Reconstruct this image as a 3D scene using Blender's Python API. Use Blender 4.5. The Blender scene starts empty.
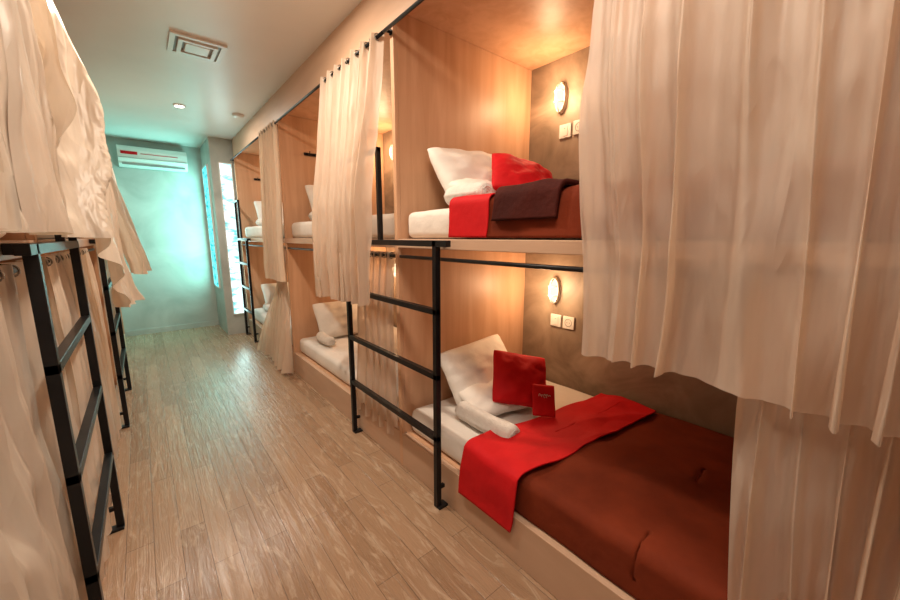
import bpy, bmesh, math, random
from mathutils import Vector, Matrix, noise
random.seed(7)
S = bpy.context.scene
try:
    S.view_settings.view_transform = 'Standard'
except Exception: pass

# ------------------------------------------------------------------ materials
def new_mat(name):
    m = bpy.data.materials.new(name); m.use_nodes = True
    nt = m.node_tree; nt.nodes.clear()
    out = nt.nodes.new('ShaderNodeOutputMaterial')
    return m, nt, out

def ramp(nt, fac, stops):
    r = nt.nodes.new('ShaderNodeValToRGB')
    els = r.color_ramp.elements
    while len(els) < len(stops): els.new(0.5)
    for e, (p, c) in zip(els, stops):
        e.position = p; e.color = (c[0], c[1], c[2], 1)
    nt.links.new(fac, r.inputs[0])
    return r.outputs[0]

def coords(nt, scale=(1,1,1), rot=(0,0,0), kind='Object'):
    tc = nt.nodes.new('ShaderNodeTexCoord')
    mp = nt.nodes.new('ShaderNodeMapping')
    mp.inputs['Scale'].default_value = scale
    mp.inputs['Rotation'].default_value = rot
    nt.links.new(tc.outputs[kind], mp.inputs[0])
    return mp.outputs[0]

def noise_tex(nt, vec, scale, detail=4, rough=.5, dist=0):
    n = nt.nodes.new('ShaderNodeTexNoise')
    n.inputs['Scale'].default_value = scale
    n.inputs['Detail'].default_value = detail
    n.inputs['Roughness'].default_value = rough
    n.inputs['Distortion'].default_value = dist
    nt.links.new(vec, n.inputs['Vector'])
    return n.outputs[0]

def mottled(name, c1, c2, scale=3, vscale=(1,1,1), rough=.6, bump=.1, bscale=None, metallic=0, sheen=0, dist=0, lo=.35, hi=.65, detail=5, bdist=.01, spec=.5):
    m, nt, out = new_mat(name)
    b = nt.nodes.new('ShaderNodeBsdfPrincipled')
    v = coords(nt, vscale)
    n = noise_tex(nt, v, scale, detail, .55, dist)
    nt.links.new(ramp(nt, n, [(lo, c1), (hi, c2)]), b.inputs['Base Color'])
    b.inputs['Roughness'].default_value = rough
    b.inputs['Metallic'].default_value = metallic
    b.inputs['Specular IOR Level'].default_value = spec
    if sheen: b.inputs['Sheen Weight'].default_value = sheen
    if bump:
        bp = nt.nodes.new('ShaderNodeBump'); bp.inputs['Strength'].default_value = bump
        bp.inputs['Distance'].default_value = bdist
        n2 = noise_tex(nt, v, bscale or scale*6, 5)
        nt.links.new(n2, bp.inputs['Height']); nt.links.new(bp.outputs[0], b.inputs['Normal'])
    nt.links.new(b.outputs[0], out.inputs[0])
    return m

def emis(name, col, st):
    m, nt, out = new_mat(name)
    e = nt.nodes.new('ShaderNodeEmission'); e.inputs[0].default_value = (*col, 1); e.inputs[1].default_value = st
    nt.links.new(e.outputs[0], out.inputs[0]); return m

M = {}
M['ply'] = mottled('plywood', (.54,.30,.17), (.64,.38,.235), 2.2, (6,6,.5), .45, .05, 30, dist=.6)
M['ply_lite'] = mottled('plywood_light', (.53,.345,.235), (.61,.41,.29), 2.2, (3,.5,3), .45, .05, 30, dist=.6)
M['concrete'] = mottled('polished_concrete', (.16,.115,.080), (.43,.325,.24), 2.6, (1,1,1), .5, .15, 14, dist=1.4, lo=.28, hi=.72, detail=8)
M['concrete_end'] = mottled('grey_concrete', (.34,.35,.32), (.54,.54,.50), 2.0, (1,1,1), .4, .1, 10, dist=.8, lo=.3, hi=.7, detail=8)
M['paint'] = mottled('ceiling_paint', (.75,.71,.67), (.78,.74,.70), 2, rough=.4, bump=.03)
M['black'] = mottled('black_metal', (.012,.012,.014), (.02,.02,.022), 8, rough=.38, bump=.03, metallic=.6)
M['chrome'] = mottled('steel_ring', (.25,.23,.2), (.4,.37,.33), 8, rough=.3, bump=0, metallic=1)
M['sheet'] = mottled('white_sheet', (.72,.67,.62), (.78,.73,.68), 5, rough=.85, bump=.5, bscale=9, sheen=.1, bdist=.02)
M['pillow'] = mottled('pillow_cotton', (.76,.72,.67), (.82,.78,.73), 5, rough=.85, bump=.4, bscale=12, sheen=.1, bdist=.015)
M['towel'] = mottled('towel_terry', (.76,.72,.67), (.84,.80,.75), 40, rough=.95, bump=.6, bscale=220, sheen=.2)
M['red'] = mottled('red_fabric', (.50,.006,.010), (.62,.010,.014), 6, rough=.7, bump=.3, bscale=22, spec=.2)
M['brown'] = mottled('rust_brown_fabric', (.135,.022,.008), (.195,.032,.011), 5, rough=.8, bump=.3, bscale=22, spec=.15)
M['maroon'] = mottled('dark_maroon_fabric', (.045,.008,.006), (.075,.012,.008), 5, rough=.8, bump=.25, bscale=60, spec=.15)
M['plastic'] = mottled('white_plastic', (.70,.67,.63), (.74,.71,.67), 3, rough=.35, bump=0)
M['grey'] = mottled('grey_plastic', (.22,.21,.2), (.3,.29,.27), 3, rough=.5, bump=0)
M['lamp'] = emis('lamp_glass_glow', (1,.78,.52), 1.7)
M['down'] = emis('downlight_glow', (1,.93,.82), 25)
M['panel'] = emis('fill_panel_glow', (1,.88,.74), 4)  # glow for the added fill panel

def curtain_mat(name, col, trans, transp, gloss_rough, gloss, bdist, bstr, ridge_amt):
    m, nt, out = new_mat(name)
    b = nt.nodes.new('ShaderNodeBsdfPrincipled')
    v = coords(nt, (8, 8, 1.2))
    n = noise_tex(nt, v, 3, 6, .6, .8)
    nt.links.new(ramp(nt, n, [(.3, [c*.90 for c in col]), (.7, col)]), b.inputs['Base Color'])
    b.inputs['Roughness'].default_value = gloss_rough
    b.inputs['Specular IOR Level'].default_value = gloss
    h = noise_tex(nt, coords(nt, (4,4,1.1), (.15,0,0)), 2.2, 3, .5, .5)
    q = noise_tex(nt, coords(nt, (5,5,1.3), (.25,.1,0)), 2.6, 2, .5, .35)
    sb = nt.nodes.new('ShaderNodeMath'); sb.operation='SUBTRACT'; sb.inputs[1].default_value=.5; nt.links.new(q, sb.inputs[0])
    ab = nt.nodes.new('ShaderNodeMath'); ab.operation='ABSOLUTE'; nt.links.new(sb.outputs[0], ab.inputs[0])
    ma = nt.nodes.new('ShaderNodeMath'); ma.operation='MULTIPLY_ADD'; ma.inputs[1].default_value=-ridge_amt
    nt.links.new(ab.outputs[0], ma.inputs[0]); nt.links.new(h, ma.inputs[2])
    bp = nt.nodes.new('ShaderNodeBump'); bp.inputs['Strength'].default_value = bstr; bp.inputs['Distance'].default_value = bdist
    nt.links.new(ma.outputs[0], bp.inputs['Height'])
    nt.links.new(bp.outputs[0], b.inputs['Normal'])
    t = nt.nodes.new('ShaderNodeBsdfTranslucent'); t.inputs[0].default_value = (col[0], col[1]*.90, col[2]*.78, 1)
    nt.links.new(bp.outputs[0], t.inputs['Normal'])
    mx = nt.nodes.new('ShaderNodeMixShader'); mx.inputs[0].default_value = trans
    nt.links.new(b.outputs[0], mx.inputs[1]); nt.links.new(t.outputs[0], mx.inputs[2])
    if transp:
        tp = nt.nodes.new('ShaderNodeBsdfTransparent')
        mx2 = nt.nodes.new('ShaderNodeMixShader'); mx2.inputs[0].default_value = transp
        nt.links.new(mx.outputs[0], mx2.inputs[1]); nt.links.new(tp.outputs[0], mx2.inputs[2])
        nt.links.new(mx2.outputs[0], out.inputs[0])
    else: nt.links.new(mx.outputs[0], out.inputs[0])
    return m
M['curtain'] = curtain_mat('sheer_curtain', (.84,.71,.60), .46, .18, .5, .4, .03, .5, 1.0)
M['satin'] = curtain_mat('satin_curtain', (.80,.71,.61), .30, .03, .30, .7, .035, .5, .9)

def floor_mat():
    m, nt, out = new_mat('worn_wood_planks')
    b = nt.nodes.new('ShaderNodeBsdfPrincipled')
    v = coords(nt, (1,1,1), (0,0,math.radians(90)))
    br = nt.nodes.new('ShaderNodeTexBrick')
    br.inputs['Scale'].default_value = 1
    br.inputs['Brick Width'].default_value = .8
    br.inputs['Row Height'].default_value = .092
    br.inputs['Mortar Size'].default_value = .0012
    br.inputs['Mortar Smooth'].default_value = .3
    br.inputs['Color1'].default_value = (.28,.168,.100,1)
    br.inputs['Color2'].default_value = (.38,.245,.155,1)
    br.inputs['Mortar'].default_value = (.12,.072,.045,1)
    br.offset = .37
    nt.links.new(v, br.inputs[0])
    g = noise_tex(nt, coords(nt, (14, .9, 1)), 3, 8, .65, .8)
    gr = ramp(nt, g, [(.32,(.70,.64,.58)), (.52,(1,1,1)), (.72,(1.0,.98,.95))])
    mul = nt.nodes.new('ShaderNodeMixRGB'); mul.blend_type='MULTIPLY'; mul.inputs[0].default_value=.6
    nt.links.new(br.outputs[0], mul.inputs[1]); nt.links.new(gr, mul.inputs[2])
    p = noise_tex(nt, coords(nt, (7, 1.4, 1)), 2.6, 8, .65, 1.8)
    pr = ramp(nt, p, [(.52,(0,0,0)), (.66,(1,1,1))])
    mx = nt.nodes.new('ShaderNodeMixRGB'); mx.inputs[2].default_value=(.58,.45,.33,1)
    sc = nt.nodes.new('ShaderNodeMath'); sc.operation='MULTIPLY'; sc.inputs[1].default_value=.5
    nt.links.new(pr, sc.inputs[0]); nt.links.new(sc.outputs[0], mx.inputs[0]); nt.links.new(mul.outputs[0], mx.inputs[1])
    nt.links.new(mx.outputs[0], b.inputs['Base Color'])
    rr = ramp(nt, g, [(.3,(.33,)*3), (.7,(.15,)*3)])
    nt.links.new(rr, b.inputs['Roughness'])
    bp = nt.nodes.new('ShaderNodeBump'); bp.inputs['Strength'].default_value=.3; bp.inputs['Distance'].default_value=.01
    ad = nt.nodes.new('ShaderNodeMath'); ad.operation='SUBTRACT'
    nt.links.new(g, ad.inputs[0]); nt.links.new(br.outputs['Fac'], ad.inputs[1])
    nt.links.new(ad.outputs[0], bp.inputs['Height']); nt.links.new(bp.outputs[0], b.inputs['Normal'])
    nt.links.new(b.outputs[0], out.inputs[0]); return m
M['floor'] = floor_mat()

def glass_mat(name, c1, c2, st):
    m, nt, out = new_mat(name)
    e = nt.nodes.new('ShaderNodeEmission')
    w = nt.nodes.new('ShaderNodeTexNoise')
    nt.links.new(coords(nt, (3,3,7)), w.inputs[0]); w.inputs['Scale'].default_value = 2.2; w.inputs['Detail'].default_value=3
    nt.links.new(ramp(nt, w.outputs[0], [(.38,c1),(.54,c2)]), e.inputs[0])
    e.inputs[1].default_value = st
    nt.links.new(e.outputs[0], out.inputs[0]); return m
M['glass_white'] = glass_mat('frosted_daylight_glass', (.15,.50,.50), (.90,1,1), 1.9)
M['glass_teal'] = glass_mat('frosted_teal_glass', (.02,.42,.46), (.20,.95,.95), 1.6)

# ------------------------------------------------------------------ mesh helpers
def obj_from_bm(bm, name, mats, smooth=False, parent=None):
    me = bpy.data.meshes.new(name)
    bmesh.ops.recalc_face_normals(bm, faces=bm.faces)
    bm.to_mesh(me); bm.free()
    for mt in mats: me.materials.append(M[mt])
    if smooth:
        for p in me.polygons: p.use_smooth = True
    o = bpy.data.objects.new(name, me); S.collection.objects.link(o)
    if parent: o.parent = parent
    return o

def empty(name):
    e = bpy.data.objects.new(name, None); e.empty_display_size = .1
    S.collection.objects.link(e); return e

def add_box(bm, lo, hi, mi=0, bev=0, mat=None):
    r = bmesh.ops.create_cube(bm, size=1)
    vs = r['verts']
    c = [(a+b)/2 for a, b in zip(lo, hi)]; d = [abs(b-a) for a, b in zip(lo, hi)]
    for v in vs: v.co = Vector((v.co[0]*d[0]+c[0], v.co[1]*d[1]+c[1], v.co[2]*d[2]+c[2]))
    fs = set(f for v in vs for f in v.link_faces)
    for f in fs: f.material_index = mi
    if bev:
        es = list(set(e for v in vs for e in v.link_edges))
        rr = bmesh.ops.bevel(bm, geom=es, offset=bev, segments=3, affect='EDGES', profile=.5)
        for f in rr['faces']: f.material_index = mi
        vs = list(set(v for f in rr['faces'] for v in f.verts) | set(v for v in vs if v.is_valid))
    if mat is not None:
        for v in vs: v.co = mat @ v.co
    return vs

def box(name, lo, hi, mat, bev=0, parent=None):
    bm = bmesh.new(); add_box(bm, lo, hi, 0, bev)
    return obj_from_bm(bm, name, [mat], False, parent)

def add_tube(bm, pts, r, seg=12, mi=0, closed=False, flat=None):
    pts = [Vector(p) for p in pts]; n = len(pts); rings = []
    for i, p in enumerate(pts):
        if closed: a, b = pts[i-1], pts[(i+1) % n]
        else: a, b = pts[max(i-1,0)], pts[min(i+1,n-1)]
        t = (b-a).normalized()
        up = Vector((0,0,1)) if abs(t.z) < .9 else Vector((1,0,0))
        s = t.cross(up).normalized(); u = s.cross(t).normalized()
        rings.append([bm.verts.new(p + s*math.cos(2*math.pi*k/seg)*r + u*math.sin(2*math.pi*k/seg)*r) for k in range(seg)])
    m = n if closed else n-1
    for i in range(m):
        A, B = rings[i], rings[(i+1) % n]
        for k in range(seg):
            f = bm.faces.new((A[k], A[(k+1)%seg], B[(k+1)%seg], B[k])); f.material_index = mi; f.smooth = True
    if not closed:
        for R in (rings[0], rings[-1]):
            f = bm.faces.new(R); f.material_index = mi

def grid(bm, nu, nv, fn, mi=0, closed_u=False):
    V = [[bm.verts.new(fn(i/(nu), j/(nv))) for j in range(nv+1)] for i in range(nu+1)]
    for i in range(nu):
        for j in range(nv):
            f = bm.faces.new((V[i][j], V[i+1][j], V[i+1][j+1], V[i][j+1])); f.material_index = mi; f.smooth = True
    return V

def solidify(o, t, off=0):
    m = o.modifiers.new('thickness', 'SOLIDIFY'); m.thickness = t; m.offset = off

# ------------------------------------------------------------------ room
XR, XL = 1.03, -.25          # bunk fronts
BR, BL = 2.07, -1.29         # back walls
Y0, Y1 = -1.3, 6.40
CZ = 2.52
box('floor', (BL-.1, Y0-.1, -.1), (BR+.1, Y1+.1, 0), 'floor')
box('ceiling', (BL-.1, Y0-.1, CZ), (BR+.1, Y1+.1, CZ+.1), 'paint')
box('wall_right', (BR, Y0-.1, 0), (BR+.1, Y1+.1, CZ), 'concrete')
box('wall_left', (BL-.1, Y0-.1, 0), (BL, Y1+.1, CZ), 'concrete')
box('wall_back', (BL, Y1, 0), (BR, Y1+.1, CZ), 'concrete_end')
box('wall_front', (BL, Y0-.1, 0), (BR, Y0, CZ), 'paint')
cx, cy = .78, 5.62
box('wall_return', (cx, cy, 0), (BR, Y1, CZ), 'concrete_end')
box('wall_left_return', (BL, 5.80, 0), (-.30, Y1, CZ), 'concrete_end')

def slit_window(name, axis, a0, a1, z0, z1, pos, mat, n):
    bm = bmesh.new()
    def bx(a, b, za, zb, d0, d1, mi, bev=0):
        if axis == 'y': add_box(bm, (pos-d1, a, za), (pos-d0, b, zb), mi, bev)
        else: add_box(bm, (a, pos-d1, za), (b, pos-d0, zb), mi, bev)
    fr = .010
    bx(a0-fr, a0, z0-fr, z1+fr, 0, .02, 1); bx(a1, a1+fr, z0-fr, z1+fr, 0, .02, 1)
    bx(a0, a1, z0-fr, z0, 0, .02, 1); bx(a0, a1, z1, z1+fr, 0, .02, 1)
    h = (z1-z0)/n
    for i in range(n):
        bx(a0+.001, a1-.001, z0+i*h+.003, z0+(i+1)*h-.003, .001, .016, 0, .006)
    bx(a0, a1, z0, z1, 0, .003, 1)
    return obj_from_bm(bm, name, [mat, 'plastic'])
slit_window('window_1', 'x', .87, 1.0, .28, 2.22, cy, 'glass_white', 13)
slit_window('window_2', 'y', 5.86, 6.28, .62, 2.22, cx, 'glass_teal', 10)
box('baseboard_back', (-.29, Y1-.012, 0), (cx-.01, Y1, .07), 'concrete_end')

# air conditioner
bm = bmesh.new()
prof = [(0,.0),(.0,.25),(.10,.25),(.155,.235),(.17,.19),(.165,.09),(.13,.03),(.07,.0)]
xs = [-.10, .60]
L = [[bm.verts.new((x, Y1-.002-p[0], 2.17+p[1])) for p in prof] for x in xs]
for k in range(len(prof)):
    bm.faces.new((L[0][k], L[0][(k+1)%len(prof)], L[1][(k+1)%len(prof)], L[1][k]))
bm.faces.new(L[0]); bm.faces.new(L[1])
add_box(bm, (-.07, Y1-.150, 2.188), (.57, Y1-.139, 2.212), 1)
add_box(bm, (-.07, Y1-.178, 2.31), (.09, Y1-.169, 2.345), 2, .002)
add_box(bm, (.12, Y1-.177, 2.324), (.50, Y1-.169, 2.330), 2)
add_box(bm, (-.095, Y1-.178, 2.268), (.595, Y1-.166, 2.272), 1)
obj_from_bm(bm, 'air_conditioner', ['plastic','grey','red'])

# ceiling vent
bm = bmesh.new()
vx, vy, s = .42, 3.1, .15
for ss, w, drop in [(s, .028, .014), (s*.70, .022, .022)]:
    zt, zb = CZ-.001, CZ-drop
    add_box(bm, (vx-ss, vy-ss, zb), (vx+ss, vy-ss+w, zt)); add_box(bm, (vx-ss, vy+ss-w, zb), (vx+ss, vy+ss, zt))
    add_box(bm, (vx-ss, vy-ss+w, zb), (vx-ss+w, vy+ss-w, zt)); add_box(bm, (vx+ss-w, vy-ss+w, zb), (vx+ss, vy+ss-w, zt))
add_box(bm, (vx-s*.44, vy-s*.44, CZ-.020), (vx+s*.44, vy+s*.44, CZ-.001), 0, .004)
add_box(bm, (vx-s+.01, vy-s+.01, CZ-.006), (vx+s-.01, vy+s-.01, CZ-.001), 1)
obj_from_bm(bm, 'ceiling_vent', ['plastic','grey'])

def downlight(x, y, r=.045, power=30, col=(1,.88,.74)):
    bm = bmesh.new()
    N = 32
    radii = [(r*1.45, CZ), (r*1.4, CZ-.008), (r*1.1, CZ-.012), (r, CZ-.006)]
    R = [[bm.verts.new((x+a*math.cos(2*math.pi*k/N), y+a*math.sin(2*math.pi*k/N), z)) for k in range(N)] for a, z in radii]
    for i in range(len(R)-1):
        for k in range(N): bm.faces.new((R[i][k], R[i][(k+1)%N], R[i+1][(k+1)%N], R[i+1][k]))
    f = bm.faces.new(R[-1]); f.material_index = 1
    o = obj_from_bm(bm, 'ceiling_downlight', ['plastic','down'])
    ld = bpy.data.lights.new('downlight_lamp', 'AREA'); ld.shape = 'DISK'; ld.size = r*2; ld.energy = power; ld.color = col
    lo = bpy.data.objects.new('downlight_lamp', ld); lo.location = (x, y, CZ-.016); S.collection.objects.link(lo)
    lo.parent = o
    return o
downlight(.42, 4.50, .035, 22, (1,.92,.80))
downlight(.42, 2.0, .05, 26, (1,.83,.64))  # added lamp above the view, brightens the near corridor

def fill_panel(x, y, w, l, power):  # added soft fill light in a modelled housing, out of view overhead
    bm = bmesh.new()
    add_box(bm, (x-w/2-.015, y-l/2-.015, CZ-.018), (x+w/2+.015, y-l/2, CZ)); add_box(bm, (x-w/2-.015, y+l/2, CZ-.018), (x+w/2+.015, y+l/2+.015, CZ))
    add_box(bm, (x-w/2-.015, y-l/2, CZ-.018), (x-w/2, y+l/2, CZ)); add_box(bm, (x+w/2, y-l/2, CZ-.018), (x+w/2+.015, y+l/2, CZ))
    add_box(bm, (x-w/2, y-l/2, CZ-.008), (x+w/2, y+l/2, CZ-.001), 1)
    o = obj_from_bm(bm, 'added_fill_panel', ['plastic','panel'])
    ld = bpy.data.lights.new('fill_panel_lamp', 'AREA'); ld.shape = 'RECTANGLE'; ld.size = w; ld.size_y = l; ld.energy = power; ld.color = (1,.83,.66)
    lo = bpy.data.objects.new('fill_panel_lamp', ld); lo.location = (x, y, CZ-.02); S.collection.objects.link(lo); lo.parent = o
fill_panel(.38, .35, .35, .9, 24)

# smoke detector
bm = bmesh.new()
N = 28
rad = [(.055, CZ), (.055, CZ-.012), (.045, CZ-.026), (.02, CZ-.032)]
R = [[bm.verts.new((.90+a*math.cos(2*math.pi*k/N), 4.45+a*math.sin(2*math.pi*k/N), z)) for k in range(N)] for a, z in rad]
for i in range(3):
    for k in range(N): bm.faces.new((R[i][k], R[i][(k+1)%N], R[i+1][(k+1)%N], R[i+1][k]))
bm.faces.new(R[-1])
obj_from_bm(bm, 'smoke_detector', ['plastic'])

# ------------------------------------------------------------------ bunks
PT = .03
def bunk(side, ya, yb, near_part=True):
    f = XR if side > 0 else XL
    b = BR if side > 0 else BL
    def X(d): return f + side*d
    D = abs(b-f) - .002
    e = empty('bunk_bed')
    def bx(name, d0, d1, y0, y1, z0, z1, m, bev=0):
        return box(name, (min(X(d0),X(d1)), y0, z0), (max(X(d0),X(d1)), y1, z1), m, bev, e)
    y0, y1 = ya, yb-PT
    bx('base_panel', 0, .03, y0, y1, 0, .20, 'ply_lite', .003)
    bx('base_deck', .03, D, y0, y1, .16, .20, 'ply')
    bx('upper_platform', 0, D, y0, y1, 1.245, 1.29, 'ply_lite', .003)
    bx('partition', .0215, D, y1, yb, 0, 2.358, 'ply')
    bx('partition_edge', .0, .021, y1, yb, 0, 2.299, 'ply', .002)
    bx('canopy', .0215, D, ya, yb, 2.36, 2.39, 'ply')
    bx('fascia', 0, .020, ya, yb, 2.30, CZ, 'ply_lite')
    if near_part: bx('end_partition', .0215, D, ya-PT, ya, 0, 2.36, 'ply')
    return e

def mattress(side, ya, yb, z0, h=.14):
    f = XR if side > 0 else XL
    b = BR if side > 0 else BL
    x0, x1 = sorted((f+side*.045, b-side*.012))
    bm = bmesh.new()
    add_box(bm, (x0, ya, z0+.001), (x1, yb, z0+h), 0, .035)
    es = [e for e in bm.edges if e.calc_length() > .3]
    bmesh.ops.subdivide_edges(bm, edges=es, cuts=24, use_grid_fill=True)
    for v in bm.verts:
        if v.co.z > z0+.05:
            v.co.z += .006*(noise.noise(v.co*5))
    return obj_from_bm(bm, 'mattress', ['sheet'], True)

right = [(-.25, 1.70), (1.70, 3.63), (3.63, 5.58)]
left = [(-.15, 1.75), (1.75, 3.68), (3.68, 5.61)]
for i, (a, b) in enumerate(right):
    bunk(1, a, b, i == 0)
    mattress(1, a+.012, b-PT-.012, .20); mattress(1, a+.012, b-PT-.012, 1.29)
for i, (a, b) in enumerate(left):
    bunk(-1, a, b, i == 0)
    mattress(-1, a+.012, b-PT-.012, .20); mattress(-1, a+.012, b-PT-.012, 1.29)

# rods
def rod(x, ya, yb, z, side, stubs):
    bm = bmesh.new()
    add_tube(bm, [(x, ya, z), (x, yb, z)], .0085, 12)
    xe = XR if side > 0 else XL
    if stubs:
        y = yb-.015
        add_tube(bm, [(x, y, z), (xe-side*.001, y, z)], .007, 10)
        add_tube(bm, [(xe-side*.006, y, z), (xe-side*.001, y, z)], .013, 12)
    return obj_from_bm(bm, 'curtain_rod', ['black'])
RX, LX = .998, -.205
RLX, LLX = 1.045, -.262
for a, b in right:
    rod(RX, a, b, 2.262, 1, True); rod(RLX, a+.001, b-.031, 1.200, 1, False)
for a, b in left:
    rod(LX, a, b, 2.262, -1, True); rod(LLX, a+.001, b-.031, 1.215, -1, False)

# ------------------------------------------------------------------ ladders (square steel tube)
def sq(bm, p, q, w=.013):
    lo = [min(a,b)-w for a,b in zip(p,q)]; hi = [max(a,b)+w for a,b in zip(p,q)]
    add_box(bm, lo, hi, 0, .002)
def ladder(side, y0, y1, grab):
    f = XR if side > 0 else XL
    x = f - side*.045; fi = f - side*.0155
    bm = bmesh.new()
    w = .0135
    for y in (y0, y1):
        sq(bm, (x, y, .0145), (x, y, 1.272), w)
        add_box(bm, (min(x,fi)-.012, y-.03, .0), (max(x,fi)+.012, y+.012, .012), 0, .002)
        sq(bm, (fi, y, 1.272), (x, y, 1.272), w)
        sq(bm, (fi, y, .10), (x, y, .10), .009)
    for z in (.36, .665, .97, 1.272):
        sq(bm, (x, y0, z), (x, y1, z), w)
    sq(bm, (x, y0-.07, 1.272), (x, y0, 1.272), w)
    g0, g1 = grab
    for y in (g0, g1):
        sq(bm, (x, y, 1.272), (x, y, 1.74), .0115)
    sq(bm, (x, g0, 1.74), (x, g1, 1.74), .0115)
    return obj_from_bm(bm, 'bunk_ladder', ['black'])
ladder(1, 1.285, 2.20, (1.77, 2.2))
ladder(1, 5.02, 5.50, (5.3, 5.5))
ladder(-1, 1.33, 2.10, (1.80, 2.10))
ladder(-1, 3.28, 4.10, (3.75, 4.10))

# ------------------------------------------------------------------ curtains
def curtain(x, side, top, bot, ztop, zbot, folds, ampt=.022, ampb=.03, bulge=0, seed=0, mat='curtain', wr=.02, gather=None, rings=True, bpow=1.5, irr=.5, crease=.12, lim=None, inner=None):
    """lim / inner: how far towards the corridor / the bed the cloth may move before it rests on the ladder / mattress"""
    rnd = random.Random(seed)
    ph = [rnd.uniform(0, 6.28) for _ in range(6)]
    zb = zbot if callable(zbot) else (lambda s: zbot)
    bl = bulge if callable(bulge) else (lambda s, t: bulge*t**bpow)
    bm = bmesh.new()
    def P(s, t):
        k = t**1.2
        y = (top[0]*(1-k)+bot[0]*k)*(1-s) + (top[1]*(1-k)+bot[1]*k)*s
        if gather:
            c, tg, tight = gather
            w = math.exp(-((t-tg)/.22)**2)*tight
            y = y*(1-w) + c*w
        z = ztop + (zb(s)-ztop)*t
        warp = noise.noise(Vector((s*folds*.45, t*1.0, seed*1.3)))
        a = 2*math.pi*(folds*s + irr*(.25+t)*warp)
        amp = ampt*(1-t)+ampb*t
        amp *= 1+1.1*min(1,t*2)*noise.noise(Vector((s*folds*.55, t*.9+3.3, seed)))
        lo = math.sin(a + ph[0]) + .45*min(1,t*2)*math.sin(2.1*a+ph[1]+2*t) * (.5+noise.noise(Vector((s*4, t*1.3, 9+seed))))
        lo += .30*math.sin(4.3*a+ph[2]+1.5*math.sin(2*t+ph[3]))*(.4+.9*noise.noise(Vector((s*6, t*1.6, 19+seed))))
        dx = amp*lo
        y += amp*.5*math.cos(a+ph[0])
        tt = min(1, t*2.5)
        n1 = noise.noise(Vector((y*2.6, z*1.3, seed*2.0)))
        n2 = 1-2*math.sqrt(.01+abs(noise.noise(Vector((y*6+z*1.5, z*1.8-y*1.2, seed*5.0))))**2)
        n3 = 1-2*math.sqrt(.01+abs(noise.noise(Vector((y*11-z*3, z*4+y*2.5, seed*8.0))))**2)
        nz = wr*tt*(n1 + crease*(n2+.5*n3))
        d = bl(s, t) + nz - side*dx          # distance towards the corridor
        if lim is not None and d > lim-.03:
            d = lim-.03 + .03*math.tanh((d-(lim-.03))/.03)
        if inner is not None and d < inner+.02:
            d = inner+.02 - .02*math.tanh(((inner+.02)-d)/.02)
        z += .008*t*noise.noise(Vector((s*8, 1, seed)))
        return Vector((x - side*d, y, z))
    nu = int(max(120, folds*24)); nv = 100
    grid(bm, nu, nv, P)
    if rings:
        for i in range(int(folds*2)):
            s = (i+.5)/(folds*2)
            y = top[0]*(1-s)+top[1]*s
            zc = ztop-.021
            pts = [(x+.015*math.cos(a), y, zc+.015*math.sin(a)) for a in [2*math.pi*k/14 for k in range(14)]]
            add_tube(bm, pts, .003, 6, 1, True)
    return obj_from_bm(bm, 'curtain', [mat, 'chrome'])

ZT = 2.283
# right side, near bay, upper + lower
curtain(RX, 1, (.585,-.22), (.545,-.24), ZT, lambda s: .975-.01*s, 9, .018, .024, lambda s,t: .055*min(1,t*2), 1, wr=.04, irr=1.0, crease=.30)
curtain(RLX, 1, (.19,-.23), (.13,-.24), 1.221, .05, 7, .016, .022, lambda s,t:.06*min(1,t*4), 2, wr=.03, irr=.9, crease=.30, inner=.012)
# right side, second bay
curtain(RX, 1, (2.50,1.735), (2.46,1.76), ZT, lambda s: .91+.03*s, 7, .024, .030, lambda s,t: .095*min(1,t*1.7), 3, wr=.018, crease=.5, irr=.7)
curtain(RLX, 1, (2.15,1.74), (2.25,1.74), 1.221, .15, 5, .014, .018, lambda s,t:.02*min(1,t*3), 4, wr=.02, crease=.3, lim=.045, inner=-.025)
# third bay
curtain(RX, 1, (4.06,3.56), (4.0,3.52), ZT, .90, 6, .022, .028, .04, 5, wr=.018, crease=.3)
curtain(RLX, 1, (4.05,3.64), (4.45,3.42), 1.221, .05, 6, .018, .035, .11, 6, wr=.03, gather=(3.82,.25,.6), inner=-.02)
# left side
curtain(LX, -1, (.75,1.72), (.7,1.66), ZT, lambda s: 1.31, 7, .022, .025, .01, 7, 'satin', wr=.045, crease=.4, irr=.9)
curtain(LX, -1, (1.78,2.70), (1.72,2.85), ZT, lambda s: 1.30-.36*min(1,max(0,s-.25)*2.2), 6, .024, .035, lambda s,t: (.06+.09*s)*t**1.2, 8, 'satin', wr=.055, irr=1.0, crease=.4)
curtain(LX, -1, (3.70,4.55), (3.40,4.75), ZT, lambda s: 1.04, 6, .024, .035, lambda s,t: .17*t**1.3, 9, 'satin', wr=.045, irr=.8, crease=.3)
curtain(LLX, -1, (.5,1.70), (.5,1.72), 1.236, .07, 8, .016, .026, lambda s,t:.005, 10, 'satin', wr=.05, irr=1.0, crease=.5, lim=.041, inner=-.026)
curtain(LLX, -1, (1.78,3.1), (1.75,3.1), 1.236, .07, 8, .016, .032, lambda s,t: .01*t, 11, 'satin', wr=.07, irr=1.0, crease=.45, lim=.041, inner=-.026)
curtain(LLX, -1, (3.70,4.8), (3.70,4.8), 1.236, .07, 7, .016, .025, .005, 12, 'satin', wr=.04, lim=.041, inner=-.026)

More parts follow.
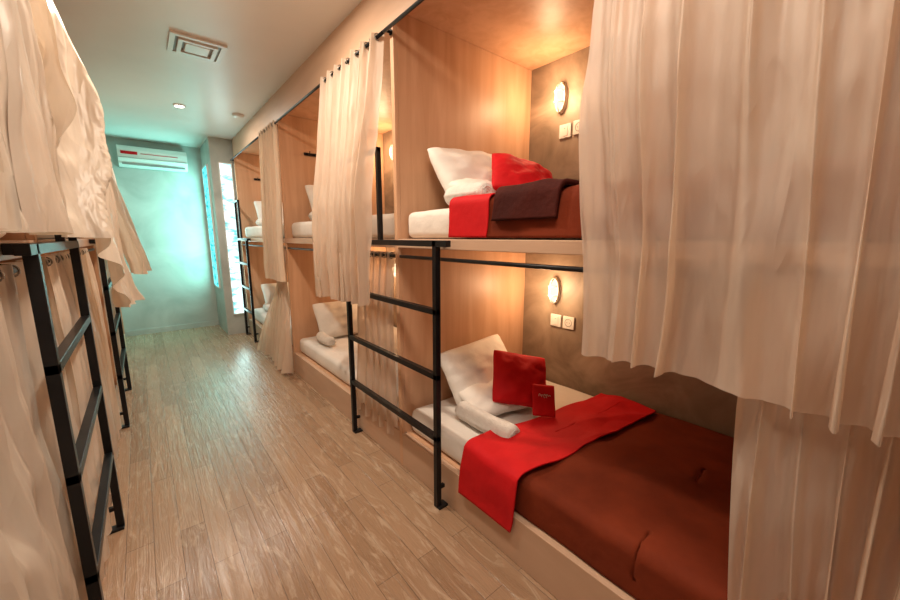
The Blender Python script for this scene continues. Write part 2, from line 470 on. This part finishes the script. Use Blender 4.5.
# ------------------------------------------------------------------ bedding
def pillow(name, w, h, d, mat, loc, rot, seed=0, p=2.3, wrk=.012, ex_=.5, pin=.06):
    bm = bmesh.new()
    n = 32
    for sgn in (1, -1):
        def P(u, v):
            a, b = 2*u-1, 2*v-1
            ex = a*(1-pin*(1-b*b)); ey = b*(1-pin*(1-a*a))
            q = (abs(a)*abs(b))**4
            ex *= 1-.07*q; ey *= 1-.07*q
            th = (max(0, 1-abs(a)**p)*max(0, 1-abs(b)**p))**ex_
            z = sgn*d/2*th
            z += wrk*(noise.noise(Vector((a*2.5+seed, b*2.5, sgn*2+seed)))*1.4 - .8*abs(noise.noise(Vector((a*4+seed, b*4, sgn*5+seed)))))*th**.5
            return Vector((ex*w/2, ey*h/2, z))
        grid(bm, n, n, P)
    bmesh.ops.remove_doubles(bm, verts=bm.verts, dist=.0006)
    o = obj_from_bm(bm, name, [mat], True)
    o.location = loc; o.rotation_euler = [math.radians(a) for a in rot]
    return o

def lettering(parent, mat, w, h, z, y0=0, seed=0):
    rnd = random.Random(seed); bm = bmesh.new()
    x = -w/2
    while x < w/2:
        hh = h*rnd.uniform(.5, 1); ww = h*.45
        pts = [(x+ww*(.5+.5*math.cos(a)), y0+hh*.5*math.sin(a), z) for a in [k*.5 for k in range(rnd.choice([8,10,12]))]]
        add_tube(bm, pts, h*.07, 6); x += ww*1.5
    o = obj_from_bm(bm, 'stitched_lettering', [mat], True, parent)

def towel_roll(loc_a, loc_b, r, bend=.02):
    a, b = Vector(loc_a), Vector(loc_b)
    bm = bmesh.new(); n = 26; seg = 40
    d = (b-a); L = d.length; t = d.normalized(); s = t.cross(Vector((0,0,1))).normalized(); u = s.cross(t)
    rings = []
    for i in range(n+1):
        k = i/n
        c = a + d*k + s*bend*math.sin(math.pi*k)
        e = min(k, 1-k)*L
        rr = r*min(1, .80+.2*min(1, e/.02))
        ring = []
        for j in range(seg):
            th = 2*math.pi*j/seg
            q = rr*(1+.05*noise.noise(Vector((k*6, math.cos(th), math.sin(th)))))
            if j == 0: q *= 1.10
            ring.append(bm.verts.new(c + s*math.cos(th)*q*1.08 + u*math.sin(th)*q))
        rings.append(ring)
    for i in range(n):
        for j in range(seg):
            bm.faces.new((rings[i][j], rings[i][(j+1)%seg], rings[i+1][(j+1)%seg], rings[i+1][j]))
    bm.faces.new(rings[0]); bm.faces.new(rings[-1])
    for end, sg in ((b, 1), (a, -1)):
        pts = []
        for k in range(60):
            th = k*.33; q = r*.12 + r*.62*k/60
            pts.append(end + t*sg*.001 + s*math.cos(th)*q + u*math.sin(th)*q)
        add_tube(bm, pts, .0028, 6)
    return obj_from_bm(bm, 'rolled_towel', ['towel'], True)

def drape(name, mat, side, ztop, zfoot, xfront, xback, ya, yb, skew_a=0, skew_b=0, thick=.012, seed=0, wr=.01, xfoot=None):
    if xfoot is None: xfoot = xfront
    r = .035
    W = xback-(xfront+r)
    total = W + r*1.57 + (ztop-r-zfoot)
    def at(u):
        d = u*total
        if d < W: return Vector((xback-d, 0, ztop)), Vector((0,0,1))
        d -= W
        if d < r*1.57:
            a = d/r
            return Vector((xfront+r-r*math.sin(a), 0, ztop-r+r*math.cos(a))), Vector((-math.sin(a),0,math.cos(a)))
        d -= r*1.57
        k = d/(ztop-r-zfoot)
        return Vector((xfront+(xfoot-xfront)*k, 0, ztop-r-d)), Vector((-1,0,0))
    bm = bmesh.new()
    def P(u, v):
        p, nrm = at(u)
        A = ya+skew_a*u; B = yb+skew_b*u
        y = A+(B-A)*v
        y += .03*noise.noise(Vector((u*4+seed, 0 if v < .5 else 5, 1)))
        side_k = 1 if nrm.z > .5 else .45
        q = wr*side_k*(noise.noise(Vector((p.x*3+seed, y*4, p.z*5))) + .5*noise.noise(Vector((p.x*9+seed, y*9, p.z*9))) + .6*(.5-2*abs(noise.noise(Vector((p.x*4+y*3+seed, y*3, p.z*4))))))
        q = max(q, -.003) 
        return Vector((p.x, y, p.z)) + nrm*q
    grid(bm, 110, 80, P)
    o = obj_from_bm(bm, name, [mat], True)
    solidify(o, thick, 0)
    return o

# near right lower bed
zt = .352
drape('bed_blanket', 'brown', 1, zt+.012, .208, 1.062, 2.045, .93, -.2, .05, 0, .014, 3, .012)
drape('bed_runner', 'red', 1, zt+.032, .135, 1.022, 2.02, 1.03, .72, .13, .13, .006, 9, .018, xfoot=1.012)
pillow('pillow', .56, .36, .16, 'pillow', (1.50, 1.52, .515), (58, -3, 3), 1)
pillow('pillow', .46, .28, .11, 'pillow', (1.46, 1.345, .420), (14, 3, -8), 2)
c = pillow('throw_cushion', .33, .31, .11, 'red', (1.53, 1.245, .530), (52, 12, -32), 3, 2.6, .008)
towel_roll((1.235, 1.40, .392), (1.24, 1.03, .392), .047, .012)
c = pillow('amenity_pouch', .13, .17, .022, 'red', (1.53, 1.085, .462), (58, 8, -34), 4, 6, .001)
lettering(c, 'plastic', .06, .020, .012, .02, 2)

# near right upper bed
zt = 1.442
drape('bed_blanket', 'brown', 1, zt+.012, 1.297, 1.058, 2.045, 1.10, -.2, -.02, 0, .014, 13, .012)
drape('bed_runner', 'red', 1, zt+.026, 1.298, 1.042, 2.02, 1.17, .95, .10, .09, .006, 19, .006)
drape('folded_blanket', 'maroon', 1, zt+.036, 1.36, 1.036, 2.00, .90, .70, .10, .02, .018, 29, .016)
pillow('pillow', .60, .37, .16, 'pillow', (1.46, 1.52, 1.615), (58, -4, 4), 5)
pillow('pillow', .46, .28, .11, 'pillow', (1.40, 1.36, 1.515), (20, 3, -6), 6)
pillow('throw_cushion', .36, .31, .13, 'red', (1.50, 1.24, 1.580), (44, 16, -30), 7, 2.4, .010)
towel_roll((1.18, 1.42, 1.490), (1.175, 1.17, 1.490), .046, .01)

# far bays
for (side, a, b) in [(1,1.70,3.63),(1,3.63,5.58)]:
    for z in (.342, 1.432):
        pillow('pillow', .56, .38, .15, 'pillow', (1.46, b-.215, z+.175), (60, 0, 3), b+z)
        towel_roll((1.22, b-.25, z+.05), (1.20, b-.55, z+.05), .042)

# ------------------------------------------------------------------ wall lamps & sockets
def wall_lamp(y, z, power=5, x=BR, side=1):
    e = empty('wall_lamp')
    N = 32
    k_ = .86
    W_ = .80
    def ell(a, b, d, k): return (x-side*d*.9, y+a*k_*W_*math.cos(k), z+b*k_*math.sin(k))
    bm = bmesh.new()
    lay = [(.056,.100,.001),(.056,.100,.018),(.050,.094,.026)]
    R = [[bm.verts.new(ell(a,b,d,2*math.pi*k/N)) for k in range(N)] for a,b,d in lay]
    for i in range(2):
        for k in range(N): bm.faces.new((R[i][k],R[i][(k+1)%N],R[i+1][(k+1)%N],R[i+1][k]))
    bm.faces.new(R[-1]); bm.faces.new(R[0])
    obj_from_bm(bm, 'base', ['plastic'], False, e)
    bm = bmesh.new()
    grid(bm, 32, 10, lambda u, v: Vector(ell(.042*math.cos(v*1.57)+1e-5, .083*math.cos(v*1.57)+1e-5, .026+.045*math.sin(v*1.57), 2*math.pi*u)))
    obj_from_bm(bm, 'glass_dome', ['lamp'], True, e)
    bm = bmesh.new()
    add_tube(bm, [ell(.048,.092,.030,2*math.pi*k/N) for k in range(N)], .005, 8, 0, True)
    add_tube(bm, [(x-side*.9*(.026+.052*math.sin(math.pi*k/14)), y, z+.090*k_*math.cos(math.pi*k/14)) for k in range(15)], .0042, 6)
    for zz in (-.035, .035):
        w = math.sqrt(1-(zz/.09)**2)
        add_tube(bm, [(x-side*.9*(.026+.052*math.sin(math.pi*k/14)*w), y+.046*k_*W_*w*math.cos(math.pi*k/14), z+zz*k_) for k in range(15)], .0042, 6)
    obj_from_bm(bm, 'wire_cage', ['plastic'], False, e)
    ld = bpy.data.lights.new('bulb', 'POINT'); ld.energy = power; ld.color = (1,.65,.36); ld.shadow_soft_size = .05
    lo = bpy.data.objects.new('bulb', ld); lo.location = (x-side*.15, y, z); S.collection.objects.link(lo); lo.parent = e

def socket(y, z, x=BR, w=.080, style=0):
    bm = bmesh.new()
    add_box(bm, (x-.011, y-w/2, z-w/2), (x-.001, y+w/2, z+w/2), 0, .003)
    if style == 0:
        N = 20
        pts = [(x-.0115, y+.024*math.cos(2*math.pi*k/N), z+.024*math.sin(2*math.pi*k/N)) for k in range(N)]
        add_tube(bm, pts, .0018, 6, 1, True)
        for dy in (-.009, .009): add_tube(bm, [(x-.0125, y+dy, z), (x-.010, y+dy, z)], .003, 8, 1)
    else:
        add_box(bm, (x-.014, y-.020, z-.028), (x-.010, y+.020, z+.028), 0, .001)
        add_box(bm, (x-.0155, y-.004, z+.012), (x-.0135, y+.004, z+.016), 1)
    return obj_from_bm(bm, 'power_socket' if style == 0 else 'light_switch', ['plastic','grey'])

wall_lamp(1.43, 2.13, 7); wall_lamp(1.41, .955, 6.5)
socket(1.395, 1.935, style=1); socket(1.30, 1.94)
socket(1.395, .757, style=1); socket(1.30, .757)
for b in (3.63, 5.58):
    wall_lamp(b-.28, 2.13, 8); wall_lamp(b-.28, .955, 8)
b = 3.68
wall_lamp(b-.28, 2.13, 6, BL, -1); wall_lamp(b-.28, .955, 5, BL, -1)

# coat hook rails on partitions
def hooks(xc, y, z):
    bm = bmesh.new()
    add_box(bm, (xc-.11, y-.012, z-.012), (xc+.11, y-.001, z+.012), 0, .002)
    for dx in (-.07, 0, .07):
        add_tube(bm, [(xc+dx, y-.01, z), (xc+dx, y-.045, z-.005), (xc+dx, y-.05, z+.02)], .005, 8)
    return obj_from_bm(bm, 'coat_hook_rail', ['black'])
hooks(1.35, 3.60, 2.05); hooks(1.35, 5.55, 2.05)

# teal daylight coming through the two slit windows
def area(name, loc, rot, sx, sy, e, col):
    ld = bpy.data.lights.new(name, 'AREA'); ld.shape='RECTANGLE'; ld.size=sx; ld.size_y=sy; ld.energy=e; ld.color=col
    o = bpy.data.objects.new(name, ld); o.location=loc; o.rotation_euler=[math.radians(a) for a in rot]; S.collection.objects.link(o); return o
area('window_daylight_side', (cx-.03, 6.07, 1.42), (0, 90, 0), 1.5, .4, 23, (.32,1,.88))
area('window_daylight_front', (.935, cy-.03, 1.25), (-90, 0, 0), .12, 1.9, 5, (.55,1,.95))

w = bpy.data.worlds.new('World'); S.world = w; w.use_nodes = True
w.node_tree.nodes['Background'].inputs[0].default_value = (.9,.85,.8,1); w.node_tree.nodes['Background'].inputs[1].default_value = .3

# ------------------------------------------------------------------ camera
cd = bpy.data.cameras.new('camera'); cd.sensor_width = 36; cd.lens = 370/900*36; cd.clip_start = .02
cam = bpy.data.objects.new('camera', cd); cam.location = (0,0,1.3)
cam.rotation_euler = (math.radians(90-9.66), 0, math.radians(-39.6))
S.collection.objects.link(cam); S.camera = cam
